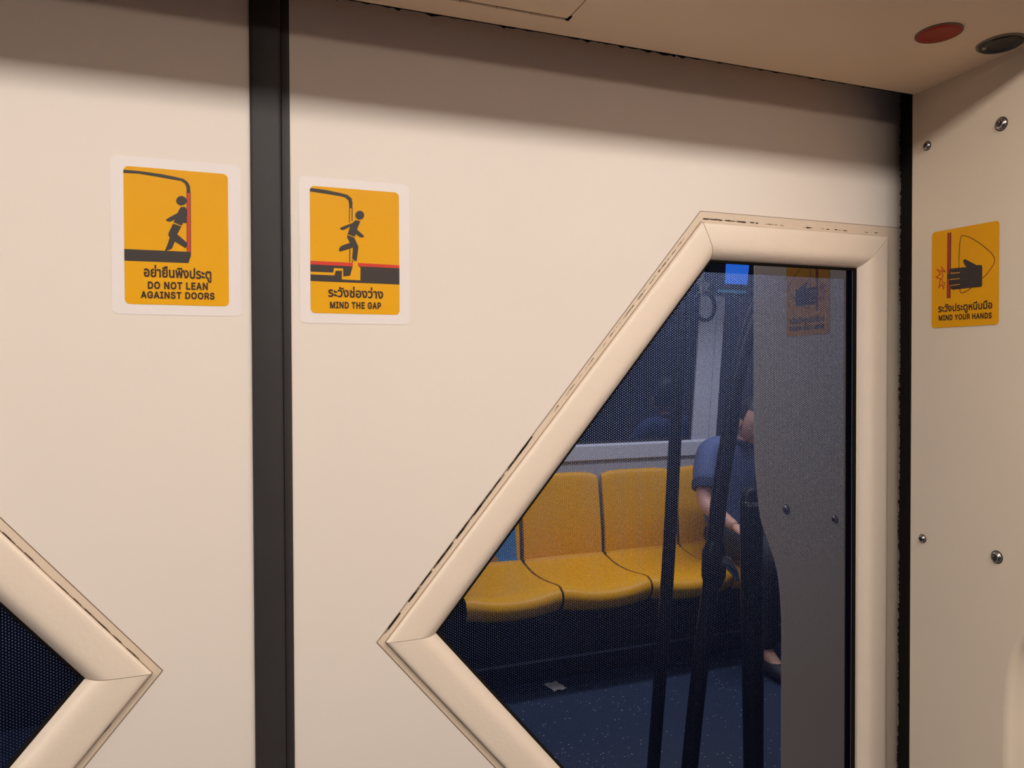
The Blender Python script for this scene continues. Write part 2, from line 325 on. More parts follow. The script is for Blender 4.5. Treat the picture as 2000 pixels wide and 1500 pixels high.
def make_door(sx, name, label, cat):
    t = empty(name, (sx*.38, 0, 0)); tag(t, label, cat, kind='structure')
    w = lambda p, y: (sx*p[0], y, p[1])
    hole = inset(WIN, .010)
    # leaf skin with the window hole: quads between hole and outer rectangle
    x0, x1, z0, z1 = .010, .80, .012, 1.86
    m = MB()
    outer = [(.4555,z1),(x1,z1),(x1,z0),(.4555,z0),(x0,1.152)]
    corner = {0:[(x0,z1)],3:[(x0,z0)]}
    h = [tuple(p) for p in hole]
    quads = [[(x0,z1),(h[0][0],z1),h[0],h[4],(x0,1.152)], [(h[0][0],z1),(x1,z1),(x1,h[1][1]),h[1],h[0]],
             [(x1,h[1][1]),(x1,h[2][1]),h[2],h[1]], [h[3],h[2],(x1,h[2][1]),(x1,z0),(h[3][0],z0)],
             [(x0,1.152),h[4],h[3],(h[3][0],z0),(x0,z0)]]
    for q in quads: m.ngon([w(p,0) for p in q])
    m.build('door_skin', M['door'], t, normals=False)
    b = MB()                                                           # closed back of the leaf
    for q in quads: b.ngon([w(p,.036) for p in q])
    o = [(x0,z0),(x1,z0),(x1,z1),(x0,z1)]
    for i in range(4):
        p, q = o[i], o[(i+1) % 4]; b.ngon([w(p,0), w(q,0), w(q,.036), w(p,.036)])
    for i in range(5):
        p, q = h[i], h[(i+1) % 5]; b.ngon([w(p,0), w(q,0), w(q,.036), w(p,.036)])
    b.build('door_core', M['rubber'], t, normals=False)
    # flat trim band round the window, with its outer joint line
    m = MB(); fo = [tuple(p) for p in inset(WIN, .004)]
    bo = [(min(p[0], .7480), p[1]) for p in BAND]
    for i in range(5):
        j = (i+1) % 5; m.ngon([w(bo[i],-.0006), w(bo[j],-.0006), w(fo[j],-.0006), w(fo[i],-.0006)])
    m.build('trim_band', M['band'], t, normals=False)
    m = MB(); lo = [tuple(p) for p in inset(bo, -.0007)]
    for i in range(5):
        j = (i+1) % 5; m.ngon([w(lo[i],-.0003), w(lo[j],-.0003), w(bo[j],-.0003), w(bo[i],-.0003)])
    m.build('joint_line', M['line'], t, normals=False)
    # thin dark joint between band and frame
    m = MB(); a = [tuple(p) for p in inset(WIN, -.0006)]; c = [tuple(p) for p in inset(WIN, .003)]
    for i in range(5):
        j = (i+1) % 5; m.ngon([w(a[i],-.0010), w(a[j],-.0010), w(c[j],-.0010), w(c[i],-.0010)])
    m.build('frame_joint', M['line'], t, normals=False)
    # worn, blackened bits of sealant
    m = MB()
    def dashes(p, q, off, n, lmin, lmax, wd, lo_, hi_):
        p = Vector(p); q = Vector(q); d = (q-p); L = d.length; d.normalize(); nn = Vector((-d.y, d.x))
        for k in range(n):
            s = random.uniform(lo_, hi_)*L; l = random.uniform(lmin, lmax); ww = wd*random.uniform(.35, 1)
            A = p + d*s + nn*(off + random.uniform(-.0003,.0003)); B = A + d*l
            m.ngon([w(A - nn*ww/2,-.0013), w((A+B)/2 - nn*ww*.7,-.0013), w(B - nn*ww/2,-.0013), w(B + nn*ww/2,-.0013), w((A+B)/2+nn*ww*.4,-.0013), w(A + nn*ww/2,-.0013)])
    TLb, TRb, tip = WIN[0], WIN[1], WIN[4]
    if sx > 0:
        dashes(TLb, TRb, .0042, 16, .003, .010, .0013, 0, .28)
        dashes(TLb, TRb, .0036, 20, .002, .006, .0009, .28, 1.0)
        dashes(TLb, tip, -.0046, 60, .002, .006, .0006, .05, .50)
        dashes(BAND[0], tip, .0014, 0, .01, .02, .001, .5, .9)
        dashes(Vector(BAND[0]), Vector(BAND[4]), .0004, 70, .004, .012, .0014, .56, .97)
        dashes(tip, WIN[3], .0004, 60, .006, .03, .0010, .02, .9)
    else:
        dashes(TLb, tip, -.0008, 60, .003, .010, .0006, .5, .98)
        dashes(tip, WIN[3], -.0004, 50, .006, .03, .0009, .0, .9)
    m.build('worn_sealant', M['wear'], t, normals=False)
    # five mitred frame mouldings
    rows = [(inset(WIN, d), y) for d, y in PROFILE]
    for i in range(5):
        j = (i+1) % 5; g = MB(); r = []
        for poly, y in rows:
            a = poly[i]; c = poly[j]; d = (c-a).normalized()*.00035
            r.append([w(a + d, y), w(c - d, y)])
        g.grid(r)
        g.f.append(tuple(range(0, len(r)*2, 2))); g.f.append(tuple(range(1, len(r)*2, 2)))
        g.build('frame_moulding', M['frame'], t, smooth=50)
    # glazing rubber and pane
    rr = [(inset(WIN, d), y) for d, y in ((.0385,.0070),(.0402,.0074),(.0418,.0082),(.0424,GLASS_Y),(.0385,GLASS_Y))]
    g = MB(); g.grid([[w(p, y) for p in poly] for poly, y in rr], True); g.build('glazing_rubber', M['rubber2'], t)
    pane = inset(WIN, .036); g = MB()
    g.prism([w(p, GLASS_Y) for p in pane], [w(p, GLASS_Y + .005) for p in pane])
    s = sx
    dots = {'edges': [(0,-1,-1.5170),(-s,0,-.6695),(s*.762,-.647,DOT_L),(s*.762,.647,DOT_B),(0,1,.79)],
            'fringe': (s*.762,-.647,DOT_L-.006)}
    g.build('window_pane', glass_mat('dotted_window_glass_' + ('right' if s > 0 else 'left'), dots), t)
    return t

door_right = make_door(1, 'door_2', 'right leaf of the cream sliding train door with the large dark dotted window', 'door')
door_left = make_door(-1, 'door_1', 'left leaf of the cream sliding train door, its window only showing in the lower corner', 'door')
# rubber edges where the leaves meet
def seal(pts, name, parent, z0=.012, z1=1.86):
    g = MB(); g.grid([[(x, y, z0) for x, y in pts], [(x, y, z1) for x, y in pts]])
    return g.build(name, M['rubber'], parent, smooth=50)
seal([(-.0172,.002),(-.0176,-.0010),(-.0170,-.0028),(-.0150,-.0036),(-.004,-.0042),(.0060,-.0040),(.0082,-.0030),(.0092,-.0010),(.0096,.006)], 'edge_seal', door_left)
seal([(.0096,.006),(.0097,-.0003),(.0112,-.0006),(.0128,-.0012),(.0150,-.0014),(.0166,-.0008),(.0170,.0018)], 'edge_seal', door_right)

# ---------------------------------------------------------------- return panel on the right (wall_right)
def panel():
    edge = [(.2291,1.80),(.2291,1.345),(.2262,1.270),(.2178,1.2095),(.2107,1.180),(.1912,1.1455),(.1777,1.118),(.1711,1.090),(.1677,1.0536),(.1670,1.01),(.1670,.96),(.1670,.90)]
    edge = edge[:1] + smooth_path(edge[1:], 5) + [(.1670,.02)]
    P = [Vector(p) for p in edge]; r = .007; N = []
    for i in range(len(P)):
        t = (P[min(i+1, len(P)-1)] - P[max(i-1, 0)]).normalized(); N.append(Vector((-t.y, t.x)))       # points outwards (away from the doors)
    rows = []
    for k in range(6):
        an = math.pi/2*k/5; ins, dep = r*(1 - math.sin(an)), r*(1 - math.cos(an))
        rows.append([(PANEL_X + dep, -(p - n*ins).x, (p - n*ins).y) for p, n in zip(P, N)])
    rows.append([(PANEL_X + .052, -p.x, p.y) for p in P])
    g = MB(); g.grid(rows)
    g.grid([[(PANEL_X,-GAP,q[2]) for q in rows[0]], rows[0]])
    g.grid([rows[-1], [(PANEL_X+.052,-GAP,q[2]) for q in rows[-1]]])
    g.ngon([(PANEL_X,-GAP,.02),(PANEL_X,-GAP,1.80),(PANEL_X+.052,-GAP,1.80),(PANEL_X+.052,-GAP,.02)])
    g.ngon([(PANEL_X,-GAP,1.80)] + [q[0] for q in rows] + [(PANEL_X+.052,-GAP,1.80)])
    g.ngon([(PANEL_X,-GAP,.02)] + [q[-1] for q in rows] + [(PANEL_X+.052,-GAP,.02)])
    return g.build('wall_right', M['panel'], smooth=35)
wall_right = tag(panel(), 'cream return panel at right angles to the doors, with four screws', 'wall panel', kind='structure')
def screw(y, z, r, parent):
    g = MB(); g.lathe([(r,.0),(r*1.0,.0008),(r*.93,.0018),(r*.72,.0030),(r*.50,.0035),(r*.46,.0035),(r*.36,.0012),(r*.30,.0008)], (PANEL_X,-y,z), (-1,0,0), 32, cap=False)
    s = g.build('screw', M['steel'], parent, smooth=35)
    k = MB(); k.lathe([(r*.40,.0013),(r*.05,.0011)], (PANEL_X,-y,z), (-1,0,0), 6); k.build('hex_socket', M['socket'], s)
    q = MB(); q.lathe([(r*1.16,.0003),(r*1.0,.0004)], (PANEL_X,-y,z), (-1,0,0), 32); q.build('screw_recess', M['socket'], s)
for y, z, r in ((.0624,1.6648,.0047),(.1540,1.6645,.0064),(.0589,1.2102,.0045),(.1521,1.2083,.0061)): screw(y, z, r, wall_right)
# brush in the gap between leaf and panel, with an uneven hairy edge
g = MB(); z = .02; pts = []
while z < 1.80:
    pts.append((.7505 + random.choice((.0008,.0004,0,-.0006,-.0014,-.0024)) + .0006*math.sin(z*40), z)); z += random.uniform(.0006,.0018)
g.grid([[(x, -.0012, z) for x, z in pts], [(PANEL_X + .012, -.0150, z) for x, z in pts], [(PANEL_X + .0005, -.0405, z) for x, z in pts]])
g.build('brush_seal', M['rubber2'], wall_right)
# soft grime stain beside the brush
# ---------------------------------------------------------------- door header (ceiling soffit)
g = MB(); g.prism([(-6,-GAP,SOFFIT_Z),(2.2,-GAP,SOFFIT_Z),(2.2,HEADER_Y,SOFFIT_Z),(-6,HEADER_Y,SOFFIT_Z)],
                  [(-6,-GAP,CEIL_Z),(2.2,-GAP,CEIL_Z),(2.2,HEADER_Y,CEIL_Z),(-6,HEADER_Y,CEIL_Z)])
header = tag(g.build('ceiling_header', M['soffit'], bevel=.0025), 'low beige header soffit over the doors', 'ceiling', kind='structure')
header.name = 'ceiling_1'
g = MB(); x = -1.2; pts = []
while x < .76:
    pts.append((x, SOFFIT_Z - random.choice((0,0,0,0,.0004,.0008,.0022))*(.9 if .05 < x < .45 else .4))); x += random.uniform(.002,.008)
g.grid([[(x, -GAP-.0004, z) for x, z in pts], [(x, -GAP-.0004, SOFFIT_Z + .004) for x, z in pts]]); g.build('brush_seal', M['rubber2'], header)
# access hatch
hx, hy = .2555, -.0735
hatch = empty('access_hatch', (-.2, -.15, SOFFIT_Z)); tag(hatch, 'beige access hatch with a long hinge, flush in the header soffit above the doors', 'hatch')
g = MB(); g.box((-.75, HEADER_Y+.03, SOFFIT_Z-.0012), (hx, hy-.0042, SOFFIT_Z+.0004)); g.build('hatch_cover', M['soffit'], hatch, bevel=.0004)
g = MB(); g.box((-.753, HEADER_Y+.028, SOFFIT_Z-.0003), (hx+.0014, hy+.0014, SOFFIT_Z+.0003)); g.build('hatch_gap', M['wear'], hatch)
x = hx - .0015; g = MB()
while x > -.74:
    l = min(.034, x + .75); g.tube([(x, hy-.0012, SOFFIT_Z-.0008), (x-l+.0008, hy-.0012, SOFFIT_Z-.0008)], .0014, 8); x -= l
g.build('hinge', M['soffit'], hatch, smooth=40)
g = MB(); g.box((hx-.0008, hy-.0085, SOFFIT_Z-.0016), (hx+.0022, hy-.001, SOFFIT_Z)); g.build('hinge_pin_gap', M['rubber2'], hatch)
# red warning lamp and dark round fitting in the soffit
t = empty('warning_lamp', (.6139,-.1699,SOFFIT_Z)); tag(t, 'dark red round lamp set flush in the soffit near the corner', 'lamp')
g = MB(); g.lathe([(.0215,.0006),(.0215,-.0009),(.0203,-.0010)], (.6139,-.1699,SOFFIT_Z), (0,0,1), 40); g.build('lamp_rim', M['line'], t)
g = MB(); g.lathe([(.0202,-.0008),(.0195,-.0014),(.014,-.0018),(.004,-.0020),(.0005,-.0020)], (.6139,-.1699,SOFFIT_Z), (0,0,1), 40); g.build('red_lens', M['red_lens'], t, smooth=50)
t = empty('recessed_fitting', (.6945,-.1745,SOFFIT_Z)); tag(t, 'blackish round fitting with a grimy rim in the soffit by the panel', 'ceiling fitting')
g = MB(); g.lathe([(.0225,.0006),(.0222,-.0010),(.0195,-.0012)], (.6945,-.1745,SOFFIT_Z), (0,0,1), 40); g.build('rim', M['dirt'], t)
g = MB(); g.lathe([(.0200,-.0010),(.0190,-.0030),(.0150,-.0032),(.0135,-.0016),(.001,-.0016)], (.6945,-.1745,SOFFIT_Z), (0,0,1), 40); g.build('grille', M['dark_fit'], t, smooth=40)
g = MB(); g.lathe([(.0022,-.003),(.0018,-.0042),(.0003,-.0046)], (.6945-.012,-.1745+.009,SOFFIT_Z), (0,0,1), 16); g.build('stud', M['steel'], t, smooth=40)

def tilt(o):                                                            # the soffit rises slightly towards the aisle
    for c in [o] + list(o.children_recursive):
        if c.type == 'MESH':
            for v in c.data.vertices:
                if v.co.z < SOFFIT_Z + .05: v.co.z += (-GAP - v.co.y)*.0594
for o in [q for q in SC.objects if q.parent is None and q.name in ('ceiling_1','access_hatch','warning_lamp','recessed_fitting')]: tilt(o)
# ---------------------------------------------------------------- stickers
def find_font():
    try: return bpy.data.fonts.load(bpy.utils.system_resource('DATAFILES') + '/fonts/Inter.woff2')   # Blender's own interface font
    except Exception: return None
FONT = find_font()
from mathutils.geometry import delaunay_2d_cdt
def glyph_fill(body, bold, font, track):
    """outline of a line of lettering, filled by constrained triangulation (non-zero winding)"""
    cu = bpy.data.curves.new('line', 'FONT'); cu.body = body; cu.resolution_u = 5; cu.fill_mode = 'NONE'; cu.space_character = track
    if font: cu.font = font
    ob = bpy.data.objects.new('line', cu); COL.objects.link(ob)
    dg = bpy.context.evaluated_depsgraph_get(); me = bpy.data.meshes.new_from_object(ob.evaluated_get(dg))
    bpy.data.objects.remove(ob); bpy.data.curves.remove(cu)
    P = [Vector((v.co.x, v.co.y)) for v in me.vertices]; ED = [tuple(e.vertices) for e in me.edges]
    # walk the edges into directed loops
    nb = {}
    for i, j in ED: nb.setdefault(i, []).append(j); nb.setdefault(j, []).append(i)
    seen = set(); loops = []
    for i in range(len(P)):
        if i in seen or i not in nb: continue
        lp = [i]; seen.add(i); cur = i
        while True:
            nx = sorted(q for q in nb[cur] if q not in seen)
            if not nx: break
            cur = nx[0]; seen.add(cur); lp.append(cur)
        loops.append(lp)
    area = lambda l: sum(P[l[k]].x*P[l[(k+1) % len(l)]].y - P[l[(k+1) % len(l)]].x*P[l[k]].y for k in range(len(l)))/2
    big = max((area(l) for l in loops), key=abs); sg = 1 if big > 0 else -1
    Q = [p.copy() for p in P]                                           # heavier strokes: every contour moved outwards
    for l in loops:
        n = len(l)
        for k in range(n):
            a, b, c = P[l[k-1]], P[l[k]], P[l[(k+1) % n]]
            d0 = b - a; d1 = c - b
            if d0.length < 1e-7 or d1.length < 1e-7: continue
            d0.normalize(); d1.normalize()
            n0 = Vector((d0.y, -d0.x))*sg; n1 = Vector((d1.y, -d1.x))*sg; m = n0 + n1
            if m.length < .2: continue
            m.normalize(); Q[l[k]] = b + m*(bold/max(.55, m.dot(n0)))
    P = Q
    segs = [(P[l[k]], P[l[(k+1) % len(l)]]) for l in loops for k in range(len(l))]
    vs, _, fs, _, _, _ = delaunay_2d_cdt(P, [(l[k], l[(k+1) % len(l)]) for l in loops for k in range(len(l))], [], 0, 1e-6)
    keep = []
    for f in fs:
        c = sum((vs[i] for i in f), Vector((0, 0)))/len(f); w = 0
        for p, q in segs:
            if (p.y <= c.y) != (q.y <= c.y):
                x = p.x + (c.y-p.y)/(q.y-p.y)*(q.x-p.x)
                if x > c.x: w += 1 if q.y > p.y else -1
        if w: keep.append(tuple(f))
    return vs, keep
def text_mesh(body, p0, p1, cap, plane, mat_, parent, bold=.02, name='lettering', lat=True):
    """one line of lettering stretched from p0 to p1 (mm, baseline) with capital height cap; plane maps (u, v) mm to space"""
    vs, fs = glyph_fill(body, bold, FONT if lat else None, 1.12 if lat else 1.0)
    x0 = min(v.x for v in vs); x1 = max(v.x for v in vs); y0 = -bold
    ref = (max(v.y for v in vs) - bold*2) if lat else .57
    out = bpy.data.meshes.new(name); pts = []
    for v in vs:
        f = (v.x - x0)/(x1 - x0)
        pts.append(tuple(plane(p0[0] + (p1[0]-p0[0])*f, p0[1] + (p1[1]-p0[1])*f + v.y/ref*cap, .9)))
    out.from_pydata(pts, [], fs)
    return link(name, out, mat_, parent)

def sticker(name, label, plane, size, marks, texts, film=None, corner=4.2, yellow='yellow', group=None):
    c = plane(size[0]/2, 0, 0)
    t = empty(name, c); tag(t, label, 'sticker', group)
    W_, H_ = size
    if film:
        a, b, cc, d = film; g = MB(); g.ngon([plane(u, v, .25) for u, v in rrect(a, b, cc, d, 5.5)]); g.build('clear_film', M['film'], t, normals=False)
    g = MB(); g.ngon([plane(u, v, .5) for u, v in rrect(0, 0, W_, H_, corner)]); g.build('yellow_plate', M[yellow], t, normals=False)
    for nm, polys, mt, off in marks:
        g = MB()
        for p in polys: g.ngon([plane(min(max(u,.02),W_-.02), v, off) for u, v in p])
        g.build(nm, M[mt], t, normals=False)
    for body, (p0, p1, ph), mt, bold, lat, ys in texts:
        h = abs(ph[1]-p0[1])*ys
        text_mesh(body, p0, p1, h, plane, M[mt], t, bold, 'thai_lettering' if not lat else 'english_lettering', lat=lat)
    return t

SZ = (82.4, 115.0)
def door_plane(x0, z0): return lambda u, v, off=0: Vector((x0 + u/1000, -off/1000, z0 + v/1000))
def panel_plane(y0, z0, k=1.0): return lambda u, v, off=0: Vector((PANEL_X - off/1000, y0 - u*k/1000, z0 + v*.952/1000))
sticker('lean_warning_sticker', 'yellow warning sticker reading DO NOT LEAN AGAINST DOORS on the left door leaf', door_plane(-.1187,1.4646), SZ,
    [('train_outline', [LEAN['roof_line'], *LEAN['wall_bars'], LEAN['floor_slab']], 'ink', .7), ('red_door_line', [LEAN['red_door']], 'red', .75),
     ('leaning_figure', [LEAN['head'], LEAN['torso'], LEAN['arm'], LEAN['legs']], 'ink', .8)],
    [('อย่ายืนพิงประตู', LEAN_TEXT[0], 'ink2', .024, False, 1.05), ('DO NOT LEAN', LEAN_TEXT[1], 'ink2', .030, True, 1), ('AGAINST DOORS', LEAN_TEXT[2], 'ink2', .030, True, 1)],
    film=(-9.9,-8.6,93,123.6))
sticker('gap_warning_sticker', 'yellow warning sticker reading MIND THE GAP on the right door leaf', door_plane(.0338,1.4606), SZ,
    [('platform_slab', [GAP_['roof_line'], *GAP_['door_lines'], GAP_['floor_slab']], 'ink', .7), ('red_strip', GAP_['red_strip'], 'red', .75),
     ('gap_channel', [GAP_['channel']], 'yellow', .8), ('stepping_figure', [GAP_['head'], GAP_['torso'], GAP_['legs']], 'ink', .85)],
    [('ระวังช่องว่าง', GAP_TEXT[0], 'ink2', .024, False, 1.05), ('MIND THE GAP', GAP_TEXT[1], 'ink2', .030, True, 1)],
    film=(-9.7,-9.2,92.3,123.2))
# belt lines of the figures are thin gaps in yellow
HW = {k: v for k, v in HANDS.items()}
sticker('hands_warning_sticker', 'yellow warning sticker reading MIND YOUR HANDS on the return panel', panel_plane(-.0699,1.4546,1.006), SZ,
    [('door_edge', [HW['door_edge']], 'ink2', .65), ('red_door_line', [HW['door_red']], 'red2', .7),
     ('window_outline', stroke(smooth_path(HW['window_line'],5), .75) + stroke(smooth_path(HW['window_line_low'],5), .75), 'ink2', .68),
     ('hand_figure', [HW['hand']], 'ink', .8), ('finger_gaps', HW['finger_lines'], 'yellow2', .85),
     ('pain_burst', stroke(HW['burst'], 1.0) + stroke(HW['burst_in'], .8), 'red2', .75)],
    [('ระวังประตูหนีบมือ', HANDS_TEXT[0], 'ink2', .020, False, 1.0), ('MIND YOUR HANDS', HANDS_TEXT[1], 'ink2', .027, True, 1)],
    yellow='yellow2')

NEAR = set(o.name for o in SC.objects)
# ---------------------------------------------------------------- the car behind the viewer, seen as reflection in the window
def struct(g, name, mt, label=None, cat=None, **k):
    return tag(g.build(name, M[mt], **k), label, cat, kind='structure')
g = MB(); g.box((-6,BACK_Y-.05,-.04),(3.6,.10,0)); struct(g, 'floor', 'floor', 'dark blue speckled train floor', 'floor')
g = MB(); g.box((-6,BACK_Y+.0,CEIL_Z),(3.6,.047,CEIL_Z+.03)); struct(g, 'ceiling_2', 'ceilw', 'pale train ceiling behind the viewer', 'ceiling')
def wy(z):                                                              # the far side wall leans inwards above the sill
    return BACK_Y + max(0, z-1.03)*.110
# far wall: lower grey part, sill, leaning pillars, top cove
g = MB(); g.box((.85,BACK_Y-.04,0),(3.6,BACK_Y,.945)); struct(g, 'wall_back', 'wallgrey', 'pale grey far side wall behind the yellow seats', 'wall')
g = MB(); g.prism([(.85,BACK_Y,.945),(.85,BACK_Y+.014,.950),(.85,BACK_Y+.018,1.020),(.85,BACK_Y+.010,1.030),(.85,BACK_Y-.04,1.030)],
                  [(3.6,BACK_Y,.945),(3.6,BACK_Y+.014,.950),(3.6,BACK_Y+.018,1.020),(3.6,BACK_Y+.010,1.030),(3.6,BACK_Y-.04,1.030)])
struct(g, 'trim_1', 'sill', 'pale sill under the far dark window', 'trim')
g = MB(); g.box((PANEL_X+.054,-.012,0),(3.6,.047,CEIL_Z)); struct(g, 'wall_front', 'wallgrey', 'pale grey side wall beyond the return panel', 'wall')
g = MB(); g.box((3.6,BACK_Y-.05,0),(3.64,.047,CEIL_Z)); struct(g, 'wall_end', 'wallgrey', 'pale grey end wall of the car', 'wall')
def lean(x0, x1, z0, z1, y0, y1, name, mt, label, cat):
    g = MB(); g.prism([(x0,wy(z0)+y0,z0),(x1,wy(z0)+y0,z0),(x1,wy(z0)+y1,z0),(x0,wy(z0)+y1,z0)], [(x0,wy(z1)+y0,z1),(x1,wy(z1)+y0,z1),(x1,wy(z1)+y1,z1),(x0,wy(z1)+y1,z1)])
    return struct(g, name, mt, label, cat)
lean(2.483,2.588,1.03,1.90,-.03,.004,'trim_2','sill','pale window pillar of the far wall','trim')
lean(2.592,2.640,1.03,1.90,-.03,.002,'trim_3','sill','narrow pale strip beside the window pillar','trim')
lean(.85,3.6,1.90,CEIL_Z,-.03,.006,'trim_4','wallgrey','pale cove above the far windows','trim')
lean(.80,.95,1.03,1.90,-.03,.004,'trim_5','sill','pale end pillar of the far window','trim')
FG = glass_mat('far_window_glass')
def far_window(x0, x1, name, label):
    t = empty(name, ((x0+x1)/2, wy(1.03), 1.03)); tag(t, label, 'window', kind='structure')
    z0, z1 = 1.03, 1.90; g = MB()
    g.prism([(x0,wy(z0)-.012,z0),(x1,wy(z0)-.012,z0),(x1,wy(z1)-.012,z1),(x0,wy(z1)-.012,z1)], [(x0,wy(z0)-.02,z0),(x1,wy(z0)-.02,z0),(x1,wy(z1)-.02,z1),(x0,wy(z1)-.02,z1)])
    g.build('window_pane', FG, t)
    g = MB(); r = .012
    for a, b in (((x0,z0),(x1,z0+r)),((x0,z1-r),(x1,z1)),((x0,z0+r),(x0+r,z1-r)),((x1-r,z0+r),(x1,z1-r))):
        g.prism([(a[0],wy(a[1])-.012,a[1]),(b[0],wy(a[1])-.012,a[1]),(b[0],wy(b[1])-.012,b[1]),(a[0],wy(b[1])-.012,b[1])],
                [(a[0],wy(a[1])-.006,a[1]),(b[0],wy(a[1])-.006,a[1]),(b[0],wy(b[1])-.006,b[1]),(a[0],wy(b[1])-.006,b[1])])
    g.build('window_seal', M['rubber'], t)
far_window(.95,2.483,'window_1','long dark window of the far wall above the yellow seats')
far_window(2.640,3.6,'window_2','dark window of the far wall beside the pale pillar')
# far doors, opposite the ones in front
t = empty('door_3', (0,BACK_Y,0)); tag(t, 'dark closed doors of the far side', 'door', kind='structure')
for s in (-1, 1):
    g = MB(); g.box((min(s*.006,s*.80),BACK_Y-.03,.01),(max(s*.006,s*.80),BACK_Y+.01,1.90)); l = g.build('door_leaf', M['dark'], t, bevel=.004)
    g = MB(); pl = [(s*x, z) for x, z in inset(WIN, .0)]; g.prism([(x,BACK_Y+.0102,z) for x, z in pl], [(x,BACK_Y+.0125,z) for x, z in pl]); g.build('door_window', FG, l)

# seat row
SEAT_W = .447; X0 = 1.012
PRO = [(-2.372,.372),(-2.350,.392),(-2.338,.418),(-2.345,.442),(-2.372,.456),(-2.43,.455),(-2.50,.448),(-2.58,.444),(-2.66,.446),(-2.72,.455),(-2.77,.466),(-2.797,.473),
       (-2.806,.486),(-2.808,.53),(-2.812,.60),(-2.822,.68),(-2.832,.75),(-2.842,.82),(-2.850,.868),(-2.858,.886),(-2.870,.892),(-2.880,.886)]
NPAN = 12
def seat_point(i, t):
    """i = index into the profile, t = -1..1 across the seat"""
    k = int(min(max(i, 0), len(PRO)-1.001)); f = i - k
    y = PRO[k][0]*(1-f) + PRO[k+1][0]*f; z = PRO[k][1]*(1-f) + PRO[k+1][1]*f
    half = SEAT_W/2 - .0065
    e = abs(t)**3
    if i <= 4: half *= 1 - .05*(1 - i/4)**2
    if i >= 17: half *= 1 - .05*((i-17)/4)**2
    if i > 11: half -= .0055*min(1, (i-11)/1.5)
    pan = 1 if i < 9 else max(0, 1 - (i-9)/3)
    front = max(0, 1 - abs(i-3.5)/4.0)
    z -= .014*(1-t*t)*pan + .014*(1-t*t)*front - .006*e*pan
    z -= .010*abs(t)**8*pan
    y -= .012*(1-t*t)*(1-pan)
    if i <= 4: y -= .022*abs(t)**4
    if i >= 18: z -= .016*abs(t)**6
    return Vector((t*half, y, z))
def make_seat():
    t = empty('train_seat', (0,0,0)); n = 14
    for nm, a, b in (('seat_pan', 0, NPAN), ('backrest', NPAN, len(PRO)-1)):
        rows = []
        st = 2
        for q in range(a*st, b*st + 1):
            rows.append([seat_point(q/st, -1 + 2*j/n) for j in range(n+1)])
        g = MB(); g.grid(rows); o = g.build(nm, M['seat'], t, smooth=60)
        md = o.modifiers.new('thickness', 'SOLIDIFY'); md.thickness = .012; md.offset = -1
        dg = bpy.context.evaluated_depsgraph_get(); me = bpy.data.meshes.new_from_object(o.evaluated_get(dg)); o.modifiers.clear(); o.data = me
        me.materials.clear(); me.materials.append(M['seat'])
        for p in me.polygons: p.use_smooth = True
        me.set_sharp_from_angle(angle=math.radians(60))
    return t
def copy_tree(o, parent=None):
    c = o.copy(); COL.objects.link(c)
    if parent is not None: c.parent = parent
    for ch in list(o.children): copy_tree(ch, c)
    return c
proto = make_seat()
LAB = ['yellow plastic train seat carrying the blue poster, reflected at the left of the window',
       'yellow plastic train seat, empty, next to the one with the blue poster',
       'yellow plastic train seat, empty, just left of the seated person',
       'yellow plastic train seat on which the person in blue sits']
seats = [proto] + [copy_tree(proto) for _ in range(3)]
for i, s in enumerate(seats):
    s.location = (X0 + SEAT_W*(i+.5), 0, 0)
    tag(s, LAB[i], 'seat', 'yellow seats along the far wall')
t = empty('seat_bench', (1.9,-2.7,0)); tag(t, 'long dark bench box under the yellow seats', 'bench')
g = MB(); g.box((X0-.01,BACK_Y+.004,.002),(X0+4*SEAT_W+.02,-2.535,.340)); g.build('bench_box', M['dark'], t, bevel=.006)
g = MB(); g.box((X0-.01,-2.535,.088),(X0+4*SEAT_W+.02,-2.529,.100)); g.build('kick_trim', M['steel'], t)
# partition with post at the end of the seat row
t = empty('seat_partition', (.972,-2.6,0)); tag(t, 'dark partition with post at the left end of the yellow seats', 'partition')
g = MB(); g.box((.966,-2.86,.06),(.980,-2.38,.95)); g.build('partition_panel', M['dark'], t, bevel=.004)
g = MB(); g.tube([(.973,-2.36,.0),(.973,-2.36,1.2)], .017, 20); g.build('post', M['pole'], t, smooth=40)
# poster laid over the first seat
def seat_patch(name, polys, mt, parent, off):
    g = MB()
    for p in polys:
        q = []
        for k in range(len(p)):
            a = Vector(p[k]); b = Vector(p[(k+1) % len(p)]); n = 5
            q += [a.lerp(b, s/n) for s in range(n)]
        c = sum(q, Vector((0,0)))/len(q); pts = []
        def at(uv):
            i, t_ = uv[1], uv[0]
            P = seat_point(i, t_); d = (seat_point(i+.05, t_) - seat_point(i-.05, t_)).normalized(); nrm = Vector((0, -d.z, d.y)); nrm = -nrm if nrm.y + nrm.z < 0 else nrm
            P = P + nrm*off; return (P.x + X0 + SEAT_W/2, P.y, P.z)
        rings = [[at(c.lerp(v, f)) for v in q] for f in (.001,.25,.5,.75,1.0)]
        g.grid(rings, True)
    return g.build(name, M[mt], parent, smooth=50)
t = empty('seat_poster', (X0+SEAT_W/2,-2.80,.5)); tag(t, 'blue poster with a seated figure in tan, stuck on the leftmost yellow seat', 'poster')
seat_patch('poster_sheet', [[(-.55,9.6),(.93,9.9),(.90,16.2),(-.55,16.2)]], 'poster', t, .003)
seat_patch('poster_border', [[(-.55,9.5),(-.05,9.55),(-.05,10.9),(-.55,10.9)]], 'poster2', t, .0045)
seat_patch('poster_border', [[(.50,9.7),(.94,9.9),(.93,12.2),(.72,10.9),(.5,10.6)]], 'poster2', t, .0045)
